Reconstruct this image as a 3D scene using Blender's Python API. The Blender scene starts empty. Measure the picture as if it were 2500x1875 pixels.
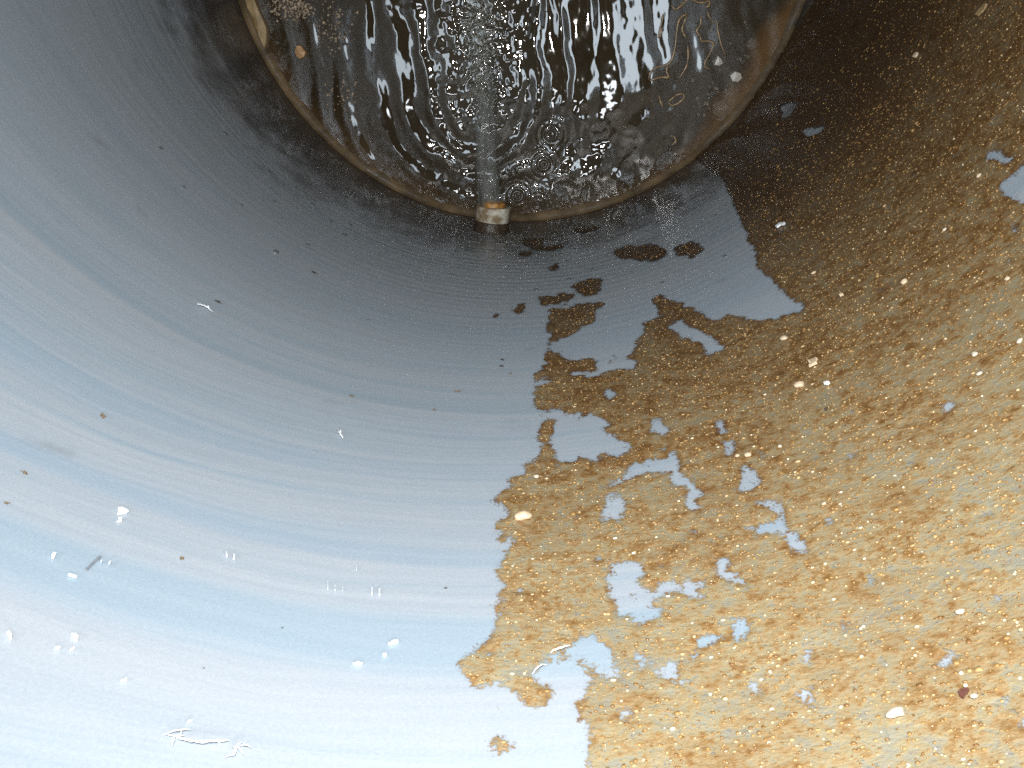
import bpy, math, random
import numpy as np

# ------------------------------------------------------------------ camera, world, lights, exposure
S = 0.45                                   # tank radius in metres; lengths below are in tank radii
CAM_Y, CAM_H = -0.48481, 3.12505
PITCH, YAW, ROLL, F = -0.35163, 0.08071, -0.14726, 2025.0
sc = bpy.context.scene
COL = sc.collection

def rot_matrix(p, y, r):
    cp, sp = math.cos(p), math.sin(p)
    cy, sy = math.cos(y), math.sin(y)
    cr, sr = math.cos(r), math.sin(r)
    Rx = np.array([[1, 0, 0], [0, cp, -sp], [0, sp, cp]])
    Ry = np.array([[cy, 0, sy], [0, 1, 0], [-sy, 0, cy]])
    Rz = np.array([[cr, -sr, 0], [sr, cr, 0], [0, 0, 1]])
    return Ry @ Rx @ Rz
CR = rot_matrix(PITCH, YAW, ROLL)
CO = np.array([0.0, CAM_Y, CAM_H])

from mathutils import Matrix, Vector, Euler
cam_data = bpy.data.cameras.new("camera")
cam_data.sensor_width = 36.0
cam_data.lens = F / 2500.0 * 36.0
cam_data.clip_start, cam_data.clip_end = 0.01, 50
cam = bpy.data.objects.new("camera", cam_data)
COL.objects.link(cam)
m4 = Matrix.Identity(4)
for i in range(3):
    for j in range(3):
        m4[i][j] = CR[i, j]
    m4[i][3] = CO[i] * S
cam.matrix_world = m4
sc.camera = cam

world = bpy.data.worlds.new("World")
sc.world = world
world.use_nodes = True
bg = world.node_tree.nodes["Background"]
bg.inputs[0].default_value = (0.95, 0.96, 1.0, 1)
bg.inputs[1].default_value = 0.06

def look(o, target):
    d = Vector(target) - o.location
    o.rotation_euler = d.to_track_quat('-Z', 'Y').to_euler()

# the camera's own flash
fl = bpy.data.lights.new("flash", 'SPOT')
fl.energy = 17.0
fl.color = (1.0, 0.98, 0.945)
fl.spot_size = math.radians(132)
fl.spot_blend = 1.0
fl.shadow_soft_size = 0.016
flash = bpy.data.objects.new("flash", fl)
flash.location = tuple(np.array([0.03, CAM_Y + 0.30, CAM_H + 0.05]) * S)
COL.objects.link(flash)
look(flash, (0.0 * S, -0.98 * S, 1.85 * S))

# east and west: daylight falling through the open mouth of the tank on either side of the photographer
for nm, x, y, sx, sy, e, cl_ in (("daylight_east", 0.74, -0.30, 0.26, 0.85, 2.8, (0.78, 0.90, 1.0)),
                                 ("daylight_west", -0.80, -0.20, 0.24, 0.85, 2.1, (0.78, 0.90, 1.0)),
                                 ("glint_lamp_south", -0.02, -0.72, 0.55, 0.11, 1.5, (0.90, 0.95, 1.0)),  # south and north lamps are added to put white glints on the water
                                 ("glint_lamp_north", -0.15, 0.35, 0.40, 0.12, 0.9, (0.90, 0.95, 1.0))):
    l = bpy.data.lights.new(nm, 'AREA')
    l.shape = 'RECTANGLE'
    l.size, l.size_y = sx * S, sy * S
    l.energy = e
    l.color = cl_
    o = bpy.data.objects.new(nm, l)
    o.location = (x * S, y * S, 3.45 * S)
    COL.objects.link(o)

sc.view_settings.view_transform = 'Standard'
sc.view_settings.look = 'None'
sc.view_settings.gamma = 1.0
sc.view_settings.exposure = 0.0
sc.view_settings.use_curve_mapping = False
sc.render.engine = 'CYCLES'
sc.cycles.use_denoising = False
sc.cycles.sample_clamp_indirect = 9.0
sc.cycles.max_bounces = 8
sc.cycles.caustics_reflective = True
sc.cycles.caustics_refractive = False

rng = np.random.default_rng(7)
random.seed(7)

# ------------------------------------------------------------------ geometry of the view onto the wall
def ray(u, v):
    d = np.stack([(np.asarray(u, float) - 1250) / F, -(np.asarray(v, float) - 937.5) / F,
                  -np.ones_like(np.asarray(u, float))])
    return np.tensordot(CR, d, axes=1)

def wall_at(u, v, r=1.0):
    """point of the tank's inner wall: angle, height, distance"""
    d = ray(u, v)
    a = d[0]**2 + d[1]**2
    b = 2 * CO[1] * d[1]
    c = CO[1]**2 - r * r
    t = (-b + np.sqrt(b * b - 4 * a * c)) / (2 * a)
    p = CO.reshape((3,) + (1,) * (d.ndim - 1)) + t * d
    return np.arctan2(p[1], p[0]), p[2], t

def level_at(u, v, z=0.0):
    d = ray(u, v)
    t = (z - CO[2]) / d[2]
    return np.array([t * d[0], CO[1] + t * d[1], z + 0 * t]), t

def project(x, y, z):
    q = np.tensordot(CR.T, np.stack([x - CO[0], y - CO[1], z - CO[2]]), axes=1)
    return 1250 + F * q[0] / -q[2], 937.5 - F * q[1] / -q[2]

# ------------------------------------------------------------------ noise in numpy
def _hash(ix, iy, seed):
    n = (ix.astype(np.int64) * 374761393 + iy.astype(np.int64) * 668265263 + seed * 1442695041) & 0xFFFFFFFF
    n = ((n ^ (n >> 13)) * 1274126177) & 0xFFFFFFFF
    return ((n ^ (n >> 16)) & 0xFFFF) / 65535.0

def vnoise(x, y, seed=0):
    ix, iy = np.floor(x), np.floor(y)
    fx, fy = x - ix, y - iy
    fx = fx * fx * fx * (fx * (fx * 6 - 15) + 10)
    fy = fy * fy * fy * (fy * (fy * 6 - 15) + 10)
    a, b = _hash(ix, iy, seed), _hash(ix + 1, iy, seed)
    c, d = _hash(ix, iy + 1, seed), _hash(ix + 1, iy + 1, seed)
    return (a + (b - a) * fx) * (1 - fy) + (c + (d - c) * fx) * fy

def fbm(x, y, octv=4, seed=0, gain=0.5):
    s, a, t = 0, 1.0, 0
    for k in range(octv):
        s = s + a * vnoise(x * 2**k + 17.3 * k, y * 2**k - 9.1 * k, seed + k)
        t += a
        a *= gain
    return s / t

def smooth(e0, e1, x):
    t = np.clip((x - e0) / (e1 - e0), 0, 1)
    return t * t * (3 - 2 * t)

# ------------------------------------------------------------------ object helpers
def link_mesh(name, me, mat, parent=None):
    o = bpy.data.objects.new(name, me)
    COL.objects.link(o)
    if mat is not None:
        me.materials.append(mat)
    if parent is not None:
        o.parent = parent
    return o

def mesh_np(name, co, faces, smooth_shade=True, uv=None):
    """co (n,3), faces (m,k) with one k"""
    me = bpy.data.meshes.new(name)
    m, k = faces.shape
    me.vertices.add(len(co))
    me.vertices.foreach_set("co", np.ascontiguousarray(co, dtype=np.float32).ravel())
    me.loops.add(m * k)
    me.loops.foreach_set("vertex_index", np.ascontiguousarray(faces, dtype=np.int32).ravel())
    me.polygons.add(m)
    me.polygons.foreach_set("loop_start", np.arange(0, m * k, k, dtype=np.int32))
    if smooth_shade:
        me.polygons.foreach_set("use_smooth", np.ones(m, dtype=bool))
    me.update(calc_edges=True)
    if uv is not None:
        l = me.uv_layers.new(name="UVMap")
        l.data.foreach_set("uv", np.ascontiguousarray(uv[faces.ravel()], dtype=np.float32).ravel())
    return me

def mesh_py(name, verts, faces, smooth_shade=True):
    me = bpy.data.meshes.new(name)
    me.from_pydata([tuple(v) for v in verts], [], [tuple(f) for f in faces])
    me.validate()
    if smooth_shade:
        me.polygons.foreach_set("use_smooth", np.ones(len(me.polygons), dtype=bool))
    me.update()
    return me

def tag(o, label=None, cat=None, group=None, kind=None):
    if label: o["label"] = label
    if cat: o["category"] = cat
    if group: o["group"] = group
    if kind: o["kind"] = kind
    return o

def empty(name, loc=(0, 0, 0)):
    o = bpy.data.objects.new(name, None)
    o.location = loc
    o.empty_display_size = 0.02
    COL.objects.link(o)
    return o

# ------------------------------------------------------------------ material helpers
class Mat:
    def __init__(self, name):
        self.m = bpy.data.materials.new(name)
        self.m.use_nodes = True
        self.t = self.m.node_tree
        self.p = self.t.nodes["Principled BSDF"]
        self.out = self.t.nodes["Material Output"]
    def n(self, kind, **kw):
        nd = self.t.nodes.new(kind)
        for k, v in kw.items():
            if k.startswith("i_"):
                key = k[2:]
                key = int(key) if key.isdigit() else key.replace("_", " ")
                nd.inputs[key].default_value = v
            else:
                setattr(nd, k, v)
        return nd
    def l(self, a, b):
        self.t.links.new(a, b)
    def uv(self):
        return self.n('ShaderNodeTexCoord').outputs['UV']
    def obj(self):
        return self.n('ShaderNodeTexCoord').outputs['Object']
    def mapped(self, src, scale, loc=(0, 0, 0)):
        mp = self.n('ShaderNodeMapping')
        mp.inputs['Scale'].default_value = scale
        mp.inputs['Location'].default_value = loc
        self.l(src, mp.inputs['Vector'])
        return mp.outputs[0]
    def noise(self, vec, scale, detail=4, rough=0.55, dist=0.0):
        nd = self.n('ShaderNodeTexNoise')
        nd.inputs['Scale'].default_value = scale
        nd.inputs['Detail'].default_value = detail
        nd.inputs['Roughness'].default_value = rough
        nd.inputs['Distortion'].default_value = dist
        self.l(vec, nd.inputs['Vector'])
        return nd.outputs[0]
    def ramp(self, fac, stops):
        r = self.n('ShaderNodeValToRGB')
        e = r.color_ramp.elements
        while len(e) < len(stops):
            e.new(0.5)
        for k, (p, c) in enumerate(stops):
            e[k].position = p
            e[k].color = c if len(c) == 4 else (*c, 1)
        self.l(fac, r.inputs[0])
        return r.outputs[0]
    def rng(self, fac, a, b, c=0.0, d=1.0):
        r = self.n('ShaderNodeMapRange')
        r.inputs[1].default_value, r.inputs[2].default_value = a, b
        r.inputs[3].default_value, r.inputs[4].default_value = c, d
        self.l(fac, r.inputs[0])
        return r.outputs[0]
    def mth(self, op, a, b=None):
        r = self.n('ShaderNodeMath', operation=op)
        for k, x in enumerate((a, b)):
            if x is None: continue
            if isinstance(x, (int, float)): r.inputs[k].default_value = x
            else: self.l(x, r.inputs[k])
        return r.outputs[0]
    def mix(self, fac, a, b, blend='MIX'):
        r = self.n('ShaderNodeMix', data_type='RGBA', blend_type=blend)
        if isinstance(fac, (int, float)): r.inputs[0].default_value = fac
        else: self.l(fac, r.inputs[0])
        for k, x in ((6, a), (7, b)):
            if isinstance(x, tuple): r.inputs[k].default_value = x if len(x) == 4 else (*x, 1)
            else: self.l(x, r.inputs[k])
        return r.outputs[2]
    def bump(self, h, strength, dist, normal=None):
        b = self.n('ShaderNodeBump')
        b.inputs['Strength'].default_value = strength
        b.inputs['Distance'].default_value = dist
        self.l(h, b.inputs['Height'])
        if normal is not None: self.l(normal, b.inputs['Normal'])
        return b.outputs[0]
    def set(self, **kw):
        for k, v in kw.items():
            key = k.replace("_", " ")
            if isinstance(v, tuple): self.p.inputs[key].default_value = v if len(v) == 4 or len(v) == 2 else (*v, 1)
            elif isinstance(v, (int, float)): self.p.inputs[key].default_value = v
            else: self.l(v, self.p.inputs[key])
        return self

# wall: pale blue plastic with drawn streaks round the tank, dirty and wet low down
w = Mat("blue_plastic")
uv = w.uv()
sep = w.n('ShaderNodeSeparateXYZ'); w.l(uv, sep.inputs[0])
th, zz = sep.outputs[0], sep.outputs[1]
drift = w.noise(w.mapped(uv, (1.3, 3.0, 1), (2, 9, 0)), 1.0, 3, 0.5)
wz = w.mth('ADD', zz, w.mth('MULTIPLY', w.mth('SUBTRACT', drift, 0.5), 0.10))
wz = w.mth('ADD', wz, w.mth('MULTIPLY', w.mth('ADD', th, 1.9), 0.035))
cmb = w.n('ShaderNodeCombineXYZ'); w.l(th, cmb.inputs[0]); w.l(wz, cmb.inputs[1])
wv = cmb.outputs[0]
s1 = w.noise(w.mapped(wv, (0.35, 5.5, 1)), 1.0, 3, 0.55)
s2 = w.noise(w.mapped(wv, (0.8, 26.0, 1), (3.1, 0, 0)), 1.0, 4, 0.6)
s3 = w.noise(w.mapped(wv, (1.6, 85.0, 1), (1.7, 0, 0)), 1.0, 4, 0.65)
s4 = w.noise(w.mapped(uv, (16, 20, 1), (1, 6, 0)), 1.0, 5, 0.65)
P_, B_ = (0.378, 0.422, 0.460), (0.285, 0.370, 0.438)
base = w.ramp(s1, [(0.34, B_), (0.46, (0.345, 0.395, 0.435)), (0.56, P_), (0.66, (0.365, 0.405, 0.440))])
base = w.mix(w.rng(s2, 0.38, 0.62, 0.0, 0.55), base, (0.385, 0.412, 0.450))
base = w.mix(w.rng(s2, 0.46, 0.32, 0.0, 0.60), base, (0.285, 0.370, 0.435))
base = w.mix(0.22, base, w.mix(w.rng(s3, 0.38, 0.62), (0.23, 0.30, 0.36), (0.46, 0.48, 0.51)))
base = w.mix(w.rng(s4, 0.48, 0.74, 0, 0.28), base, (0.42, 0.44, 0.46))
# the plainest bands: a pale line half way up and a deep blue band high up
bz = w.mth('ADD', zz, w.mth('MULTIPLY', w.mth('SUBTRACT', drift, 0.5), 0.03))
def band(lo0, lo1, hi0, hi1, amt):
    return w.mth('MULTIPLY', w.mth('MULTIPLY', w.rng(bz, lo0, lo1), w.rng(bz, hi0, hi1, 1.0, 0.0)), amt)
base = w.mix(band(1.875, 1.890, 1.900, 1.922, 0.55), base, (0.42, 0.43, 0.45))
base = w.mix(band(1.80, 1.868, 1.872, 1.886, 0.45), base, (0.24, 0.32, 0.38))
base = w.mix(band(2.405, 2.43, 2.485, 2.515, 0.55), base, (0.270, 0.375, 0.455))
base = w.mix(band(2.29, 2.31, 2.325, 2.335, 0.40), base, (0.255, 0.355, 0.450))
base = w.mix(band(2.51, 2.53, 2.58, 2.70, 0.40), base, (0.42, 0.435, 0.46))
cl = w.noise(w.mapped(uv, (3, 3, 1)), 1.0, 5, 0.6)
# grey film that settled lower down
film = w.mth('MULTIPLY', w.rng(zz, 2.15, 0.7), w.rng(cl, 0.2, 0.8, 0.55, 1.0))
base = w.mix(w.mth('MULTIPLY', film, 0.78), base, (0.300, 0.305, 0.300))
# brown stain patches just over the waterline
pat = w.noise(w.mapped(uv, (7, 8, 1), (5, 2, 0)), 1.0, 5, 0.55)
lowz = w.rng(zz, 0.95, 0.05)
stain = w.rng(w.mth('ADD', pat, w.mth('MULTIPLY', lowz, 0.62)), 0.66, 1.02)
notfront = w.mth('ADD', w.rng(th, -1.98, -2.25, 0.62, 1.0), w.rng(th, -1.5, -1.2, 0.0, 0.4))
stain = w.mth('MULTIPLY', stain, w.mth('MINIMUM', notfront, 1.0))
base = w.mix(stain, base, (0.030, 0.020, 0.013))
wetn = w.noise(w.mapped(uv, (16, 7, 1), (3, 3, 0)), 1.0, 5, 0.6)
wetb = w.rng(w.mth('ADD', zz, w.mth('MULTIPLY', w.mth('SUBTRACT', wetn, 0.5), 1.1)), 0.66, 0.20)
base = w.mix(w.mth('MULTIPLY', wetb, 0.90), base, (0.044, 0.034, 0.026))
# faint rusty smears and pale scuffs
sm = w.noise(w.mapped(uv, (9, 26, 1), (8, 1, 0)), 1.0, 6, 0.7)
base = w.mix(w.mth('MULTIPLY', w.rng(sm, 0.66, 0.78), 0.28), base, (0.42, 0.34, 0.24))
fine = w.noise(w.mapped(uv, (260, 260, 1)), 1.0, 2, 0.5)
base = w.mix(0.10, base, w.mix(w.rng(fine, 0.3, 0.7), (0.15, 0.2, 0.26), (0.5, 0.53, 0.56)))
wet = w.rng(zz, 1.15, 0.25)
rough = w.mth('ADD', w.rng(wet, 0, 1, 0.42, 0.09), w.rng(cl, 0.3, 0.7, -0.02, 0.05))
rib = w.noise(w.mapped(uv, (1.2, 30.0, 1), (0, 4, 0)), 1.0, 2, 0.5)
rib2 = w.noise(w.mapped(uv, (38, 60, 1)), 1.0, 3, 0.6)
hgt = w.mth('ADD', w.mth('MULTIPLY', rib, w.rng(zz, 1.4, 0.6, 0.04, 1.0)), w.mth('MULTIPLY', rib2, w.rng(zz, 1.0, 0.1, 0.02, 1.0)))
ribw = w.mth('SINE', w.mth('ADD', w.mth('MULTIPLY', zz, 2 * math.pi / 0.042), w.mth('MULTIPLY', rib, 7.0)))
ribm = w.mth('MULTIPLY', w.rng(zz, 0.2, 0.45), w.mth('MULTIPLY', w.rng(zz, 1.6, 0.9, 0.0, 1.0), w.rng(th, -2.25, -1.8, 0.15, 1.0)))
hgt = w.mth('ADD', hgt, w.mth('MULTIPLY', ribw, w.mth('MULTIPLY', ribm, 0.085)))
w.set(Base_Color=base, Roughness=rough, Normal=w.bump(hgt, 1.0, 0.0016), IOR=1.5)

def simple(name, col, rough=0.5, nscale=0, var=0.3, bump=0.0, **kw):
    a = Mat(name)
    if nscale:
        nz = a.noise(a.obj(), nscale, 4, 0.6)
        dark = tuple(c * (1 - var) for c in col)
        lite = tuple(min(1, c * (1 + var)) for c in col)
        a.set(Base_Color=a.mix(a.rng(nz, 0.3, 0.7), dark, lite))
        if bump:
            a.set(Normal=a.bump(nz, 1.0, bump))
    else:
        a.set(Base_Color=col)
    a.set(Roughness=rough, **kw)
    return a.m

# silt crust
c = Mat("brown_silt")
uv = c.uv()
at = c.n('ShaderNodeAttribute', attribute_name="silt_depth")
dens = at.outputs['Fac']
n1 = c.noise(c.mapped(uv, (32, 36, 1)), 1.0, 5, 0.62, 0.4)
n2 = c.noise(c.mapped(uv, (150, 230, 1)), 1.0, 3, 0.6)
n4 = c.noise(c.mapped(uv, (80, 72, 1), (2, 7, 0)), 1.0, 3, 0.6, 0.3)
n3 = c.noise(c.mapped(uv, (8, 10, 1), (4, 4, 0)), 1.0, 4, 0.6)
d2 = c.mth('ADD', dens, c.mth('ADD', c.rng(n1, 0.25, 0.75, -0.28, 0.28), c.mth('ADD', c.rng(n4, 0.3, 0.7, -0.32, 0.32), c.rng(n2, 0.25, 0.75, -0.22, 0.22))))
colr = c.ramp(d2, [(0.0, (0.350, 0.315, 0.225)), (0.25, (0.355, 0.290, 0.170)), (0.50, (0.325, 0.222, 0.108)), (0.75, (0.255, 0.140, 0.050)), (1.05, (0.165, 0.078, 0.022))])
colr = c.mix(c.rng(n3, 0.45, 0.75, 0, 0.35), colr, (0.19, 0.11, 0.05))
fl2 = c.noise(c.mapped(uv, (420, 620, 1)), 1.0, 1, 0.5)
colr = c.mix(c.mth('MULTIPLY', c.rng(fl2, 0.68, 0.76), 0.35), colr, (0.62, 0.47, 0.24))
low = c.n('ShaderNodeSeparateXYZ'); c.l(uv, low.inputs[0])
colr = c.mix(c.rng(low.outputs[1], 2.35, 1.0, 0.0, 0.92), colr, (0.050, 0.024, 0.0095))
bh = c.mth('ADD', n1, c.mth('MULTIPLY', n2, 0.5))
c.set(Base_Color=colr, Roughness=c.rng(n2, 0.3, 0.7, 0.50, 0.28), Normal=c.bump(bh, 0.9, 0.0010))
cov = c.n('ShaderNodeAttribute', attribute_name="cover").outputs['Fac']
n5 = c.noise(c.mapped(uv, (260, 235, 1), (9, 2, 0)), 1.0, 3, 0.6)
al = c.mth('ADD', cov, c.rng(n5, 0.25, 0.75, -0.52, 0.52))
al = c.mth('ADD', al, c.rng(n4, 0.3, 0.7, -0.24, 0.24))
al = c.rng(al, 0.34, 0.72, 0.0, 1.0)
al = c.mth('MULTIPLY', al, c.rng(d2, -0.05, 0.40, 0.74, 1.0))
tr = c.n('ShaderNodeBsdfTransparent'); mx = c.n('ShaderNodeMixShader')
c.l(al, mx.inputs[0]); c.l(tr.outputs[0], mx.inputs[1]); c.l(c.p.outputs[0], mx.inputs[2])
c.l(mx.outputs[0], c.out.inputs['Surface'])
M_CRUST = c.m

g = Mat("sand_grain")
oi = g.n('ShaderNodeAttribute', attribute_name="tone")
g.set(Base_Color=g.ramp(oi.outputs['Fac'], [(0.0, (0.20, 0.10, 0.03)), (0.6, (0.38, 0.22, 0.07)), (0.85, (0.55, 0.40, 0.20)), (1.0, (0.80, 0.72, 0.55))]), Roughness=0.16)
M_GRAIN = g.m

wt = Mat("brown_water")
po = wt.obj()
nz = wt.noise(po, 9.0, 5, 0.6)
ea = wt.n('ShaderNodeAttribute', attribute_name="shallow")
wcol = wt.mix(wt.rng(nz, 0.35, 0.7), (0.032, 0.021, 0.010), (0.050, 0.034, 0.017))
wcol = wt.mix(ea.outputs['Fac'], wcol, (0.14, 0.075, 0.028))
aer = wt.n('ShaderNodeAttribute', attribute_name="aerated")
wcol = wt.mix(wt.mth('MULTIPLY', aer.outputs['Fac'], 0.30), wcol, (0.15, 0.14, 0.11))
wt.set(Base_Color=wcol, Roughness=0.045, IOR=1.42)
M_WATER = wt.m

M_SILT = simple("tan_silt", (0.135, 0.088, 0.044), 0.3, 26, 0.60, 0.002)
M_BOTTOM = simple("dark_silt", (0.05, 0.035, 0.02), 0.8, 20, 0.3)
M_WHITE = simple("white_flake", (0.86, 0.87, 0.86), 0.45, 90, 0.08)
M_PVC = Mat("dirty_white_plastic")
pn = M_PVC.noise(M_PVC.obj(), 60, 5, 0.65)
M_PVC.set(Base_Color=M_PVC.mix(M_PVC.rng(pn, 0.38, 0.58), (0.62, 0.57, 0.46), (0.24, 0.165, 0.09)), Roughness=0.4)
M_PVC = M_PVC.m
M_RUST = simple("rust", (0.42, 0.20, 0.05), 0.35, 120, 0.6, 0.002)
M_GRIME = simple("black_grime", (0.055, 0.036, 0.022), 0.35, 90, 0.5, 0.003)
M_TAN = simple("tan_chip", (0.33, 0.22, 0.10), 0.5, 60, 0.35, 0.001)
M_ORANGE = simple("orange_stone", (0.52, 0.29, 0.13), 0.5, 70, 0.3, 0.002)
M_STONE = simple("pale_stone", (0.66, 0.50, 0.33), 0.35, 130, 0.3, 0.001)
M_SCRATCH = simple("pale_scratch", (0.62, 0.66, 0.69), 0.5)
M_PALE = simple("cream_stone", (0.62, 0.53, 0.40), 0.35, 130, 0.25, 0.001)
M_PURPLE = simple("purple_brown_chip", (0.16, 0.06, 0.045), 0.5, 90, 0.4, 0.001)
M_SPECK = simple("brown_dirt", (0.22, 0.135, 0.055), 0.4, 160, 0.5, 0.001)
M_DARK = simple("dark_speck", (0.03, 0.02, 0.015), 0.6)
M_GREY = simple("grey_scuff", (0.20, 0.22, 0.24), 0.6, 150, 0.2)
M_FOAM = simple("foam", (0.55, 0.50, 0.42), 0.25)

jt = Mat("jet_water")
jn = jt.noise(jt.mapped(jt.obj(), (60, 22, 60)), 1.0, 4, 0.65)
tr = jt.n('ShaderNodeBsdfTransparent')
mx = jt.n('ShaderNodeMixShader')
jt.set(Base_Color=(0.26, 0.26, 0.235), Roughness=0.07, IOR=1.333, Normal=jt.bump(jn, 1.0, 0.012))
ja = jt.n('ShaderNodeAttribute', attribute_name="clear")
jt.l(jt.mth('MINIMUM', jt.mth('ADD', ja.outputs['Fac'], jt.rng(jt.noise(jt.mapped(jt.obj(), (90, 9, 60), (3, 1, 0)), 1.0, 4, 0.7), 0.3, 0.7, -0.25, 0.30)), 0.98), mx.inputs[0])
jt.l(jt.p.outputs[0], mx.inputs[1]); jt.l(tr.outputs[0], mx.inputs[2])
jt.l(mx.outputs[0], jt.out.inputs['Surface'])
M_JET = jt.m
bb = Mat("bubble_film")
fr = bb.n('ShaderNodeLayerWeight'); fr.inputs[0].default_value = 0.35
tr = bb.n('ShaderNodeBsdfTransparent')
mx = bb.n('ShaderNodeMixShader')
bb.set(Base_Color=(0.55, 0.48, 0.38), Roughness=0.05)
bb.l(bb.rng(fr.outputs[1], 0.2, 0.9, 0.85, 0.2), mx.inputs[0])
bb.l(bb.p.outputs[0], mx.inputs[1]); bb.l(tr.outputs[0], mx.inputs[2])
bb.l(mx.outputs[0], bb.out.inputs['Surface'])
M_BUBBLE = bb.m

# ------------------------------------------------------------------ the tank
tank = tag(empty("tank"), "round blue plastic tank seen from inside, streaked wall brown with silt on one side", "tank")
NT = 360
prof = [(1.0, z) for z in np.linspace(-0.35, 3.38, 60)] + [(1.03, 3.40), (1.06, 3.38)] + [(1.06, -0.35)]
co, uvs = [], []
for r, z in prof:
    for k in range(NT + 1):
        a = -2 * math.pi + 2 * math.pi * k / NT + math.pi / 2
        co.append((r * math.cos(a) * S, r * math.sin(a) * S, z * S)); uvs.append((a, z))
co, uvs = np.array(co), np.array(uvs)
i, j = np.meshgrid(np.arange(len(prof) - 1), np.arange(NT), indexing='ij')
a0 = (i * (NT + 1) + j).ravel()
faces = np.stack([a0, a0 + NT + 1, a0 + NT + 2, a0 + 1], 1)
link_mesh("wall", mesh_np("wall", co, faces, uv=uvs), w.m, tank)

# silt ledge where the wall meets the water
prof, co = [(0.9995, 0.020), (0.9965, 0.016), (0.991, 0.010), (0.984, 0.007), (0.976, -0.005), (0.945, -0.030), (0.92, -0.07)], []
for q, (r, z) in enumerate(prof):
    for k in range(NT * 2):
        a = math.pi * k / NT
        wob = float(fbm(np.array([a * 7.0 + 3]), np.array([0.5]), 4, 21)[0] - 0.5)
        rr = r - (0.0 if q < 2 else (0.010 + 0.026 * wob) * (q / 6.0))
        zz_ = z + (0.004 if q < 2 else 0.010) * wob
        co.append((rr * math.cos(a) * S, rr * math.sin(a) * S, zz_ * S))
n2_ = NT * 2
faces = np.array([(q * n2_ + k, q * n2_ + (k + 1) % n2_, (q + 1) * n2_ + (k + 1) % n2_, (q + 1) * n2_ + k)
                  for q in range(len(prof) - 1) for k in range(n2_)])
link_mesh("silt_ledge", mesh_np("silt_ledge", np.array(co), faces), M_SILT, tank)
bot = [(math.cos(2 * math.pi * k / 96) * 1.0 * S, math.sin(2 * math.pi * k / 96) * 1.0 * S, -0.34 * S) for k in range(96)]
link_mesh("bottom", mesh_py("bottom", bot, [tuple(range(96))], False), M_BOTTOM, tank)

# ------------------------------------------------------------------ the water
def water_height(x, y):
    # churned strip under the jet, then waves running out from it
    ax, ay, bx, by = -0.205, -0.52, -0.165, 0.10
    t = np.clip(((x - ax) * (bx - ax) + (y - ay) * (by - ay)) / ((bx - ax)**2 + (by - ay)**2), 0, 1)
    d = np.hypot(x - ax - t * (bx - ax), y - ay - t * (by - ay))
    wob = fbm(x * 4.5 + 3, y * 3.0, 3, 5) - 0.5
    dd = d + 0.13 * wob + 0.030 * (fbm(x * 11, y * 8, 2, 85) - 0.5)
    lam = 0.094
    amp = (0.0022 * smooth(0.08, 0.2, d) * (1 - 0.60 * smooth(0.22, 0.60, d))) * (1 - 0.55 * smooth(0.0, 0.45, x))
    mod = 0.15 + 1.7 * fbm(x * 5 + 9, y * 3.2 + 4, 2, 31)
    h = amp * mod * np.sin(2 * np.pi * dd / lam)
    churn = np.exp(-(d / 0.17)**2)
    h += churn * 0.0075 * (fbm(x * 26, y * 26, 2, 11, 0.5) - 0.5)
    h += churn * 0.0012 * (fbm(x * 60, y * 52, 2, 13, 0.5) - 0.5)
    front = smooth(-0.45, -0.80, y) * np.exp(-((x + 0.06) / 0.38)**2)
    h += front * 0.013 * (fbm(x * 11 + 0.8 * wob, y * 14, 2, 41, 0.5) - 0.5)
    h += front * 0.0016 * (fbm(x * 44, y * 44, 2, 47) - 0.5)
    h += 0.0019 * (fbm(x * 19, y * 11, 3, 83, 0.5) - 0.5) * (1 - 0.5 * smooth(0.1, 0.6, x))
    # slow swell everywhere
    h += 0.0060 * (fbm(x * 6.0, y * 4.0, 2, 3) - 0.5)
    # small rings from drops
    for cx, cy, a, l in ((-0.02, -0.80, 0.0022, 0.020), (-0.13, -0.90, 0.0022, 0.018), (0.02, -0.70, 0.0018, 0.02), (-0.06, -0.94, 0.002, 0.016)):
        q = np.hypot(x - cx, y - cy)
        h += a * np.exp(-(q / 0.045)**2) * np.cos(2 * np.pi * q / l)
    return h, d, churn, front
st = 0.0034
ax_ = np.arange(-0.992, 0.9921, st)
X, Y = np.meshgrid(ax_, ax_, indexing='ij')
H, Dd, CH, FR = water_height(X, Y)
Rr = np.hypot(X, Y)
idx = np.arange(X.size).reshape(X.shape)
q4 = np.stack([idx[:-1, :-1], idx[1:, :-1], idx[1:, 1:], idx[:-1, 1:]], -1).reshape(-1, 4)
rc = (Rr[:-1, :-1] + Rr[1:, 1:]).ravel() / 2
q4 = q4[rc < 0.985]
used = np.unique(q4)
remap = np.full(X.size, -1); remap[used] = np.arange(len(used))
co = np.stack([X, Y, H], -1).reshape(-1, 3)[used] * S
me = mesh_np("water", co, remap[q4])
shal = smooth(0.90, 0.975, Rr + 0.12 * (fbm(X * 6, Y * 6, 4, 77) - 0.5)) * (0.35 + 0.65 * smooth(0.15, 0.8, X))
for nm, arr in (("shallow", shal), ("aerated", np.clip(CH * 0.9 + FR * 0.5, 0, 1))):
    at = me.attributes.new(nm, 'FLOAT', 'POINT')
    at.data.foreach_set("value", np.ascontiguousarray(arr.ravel()[used], dtype=np.float32))
tag(link_mesh("water", me, M_WATER), "murky brown rippling water at the bottom of the tank", "water", kind="structure")

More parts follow.
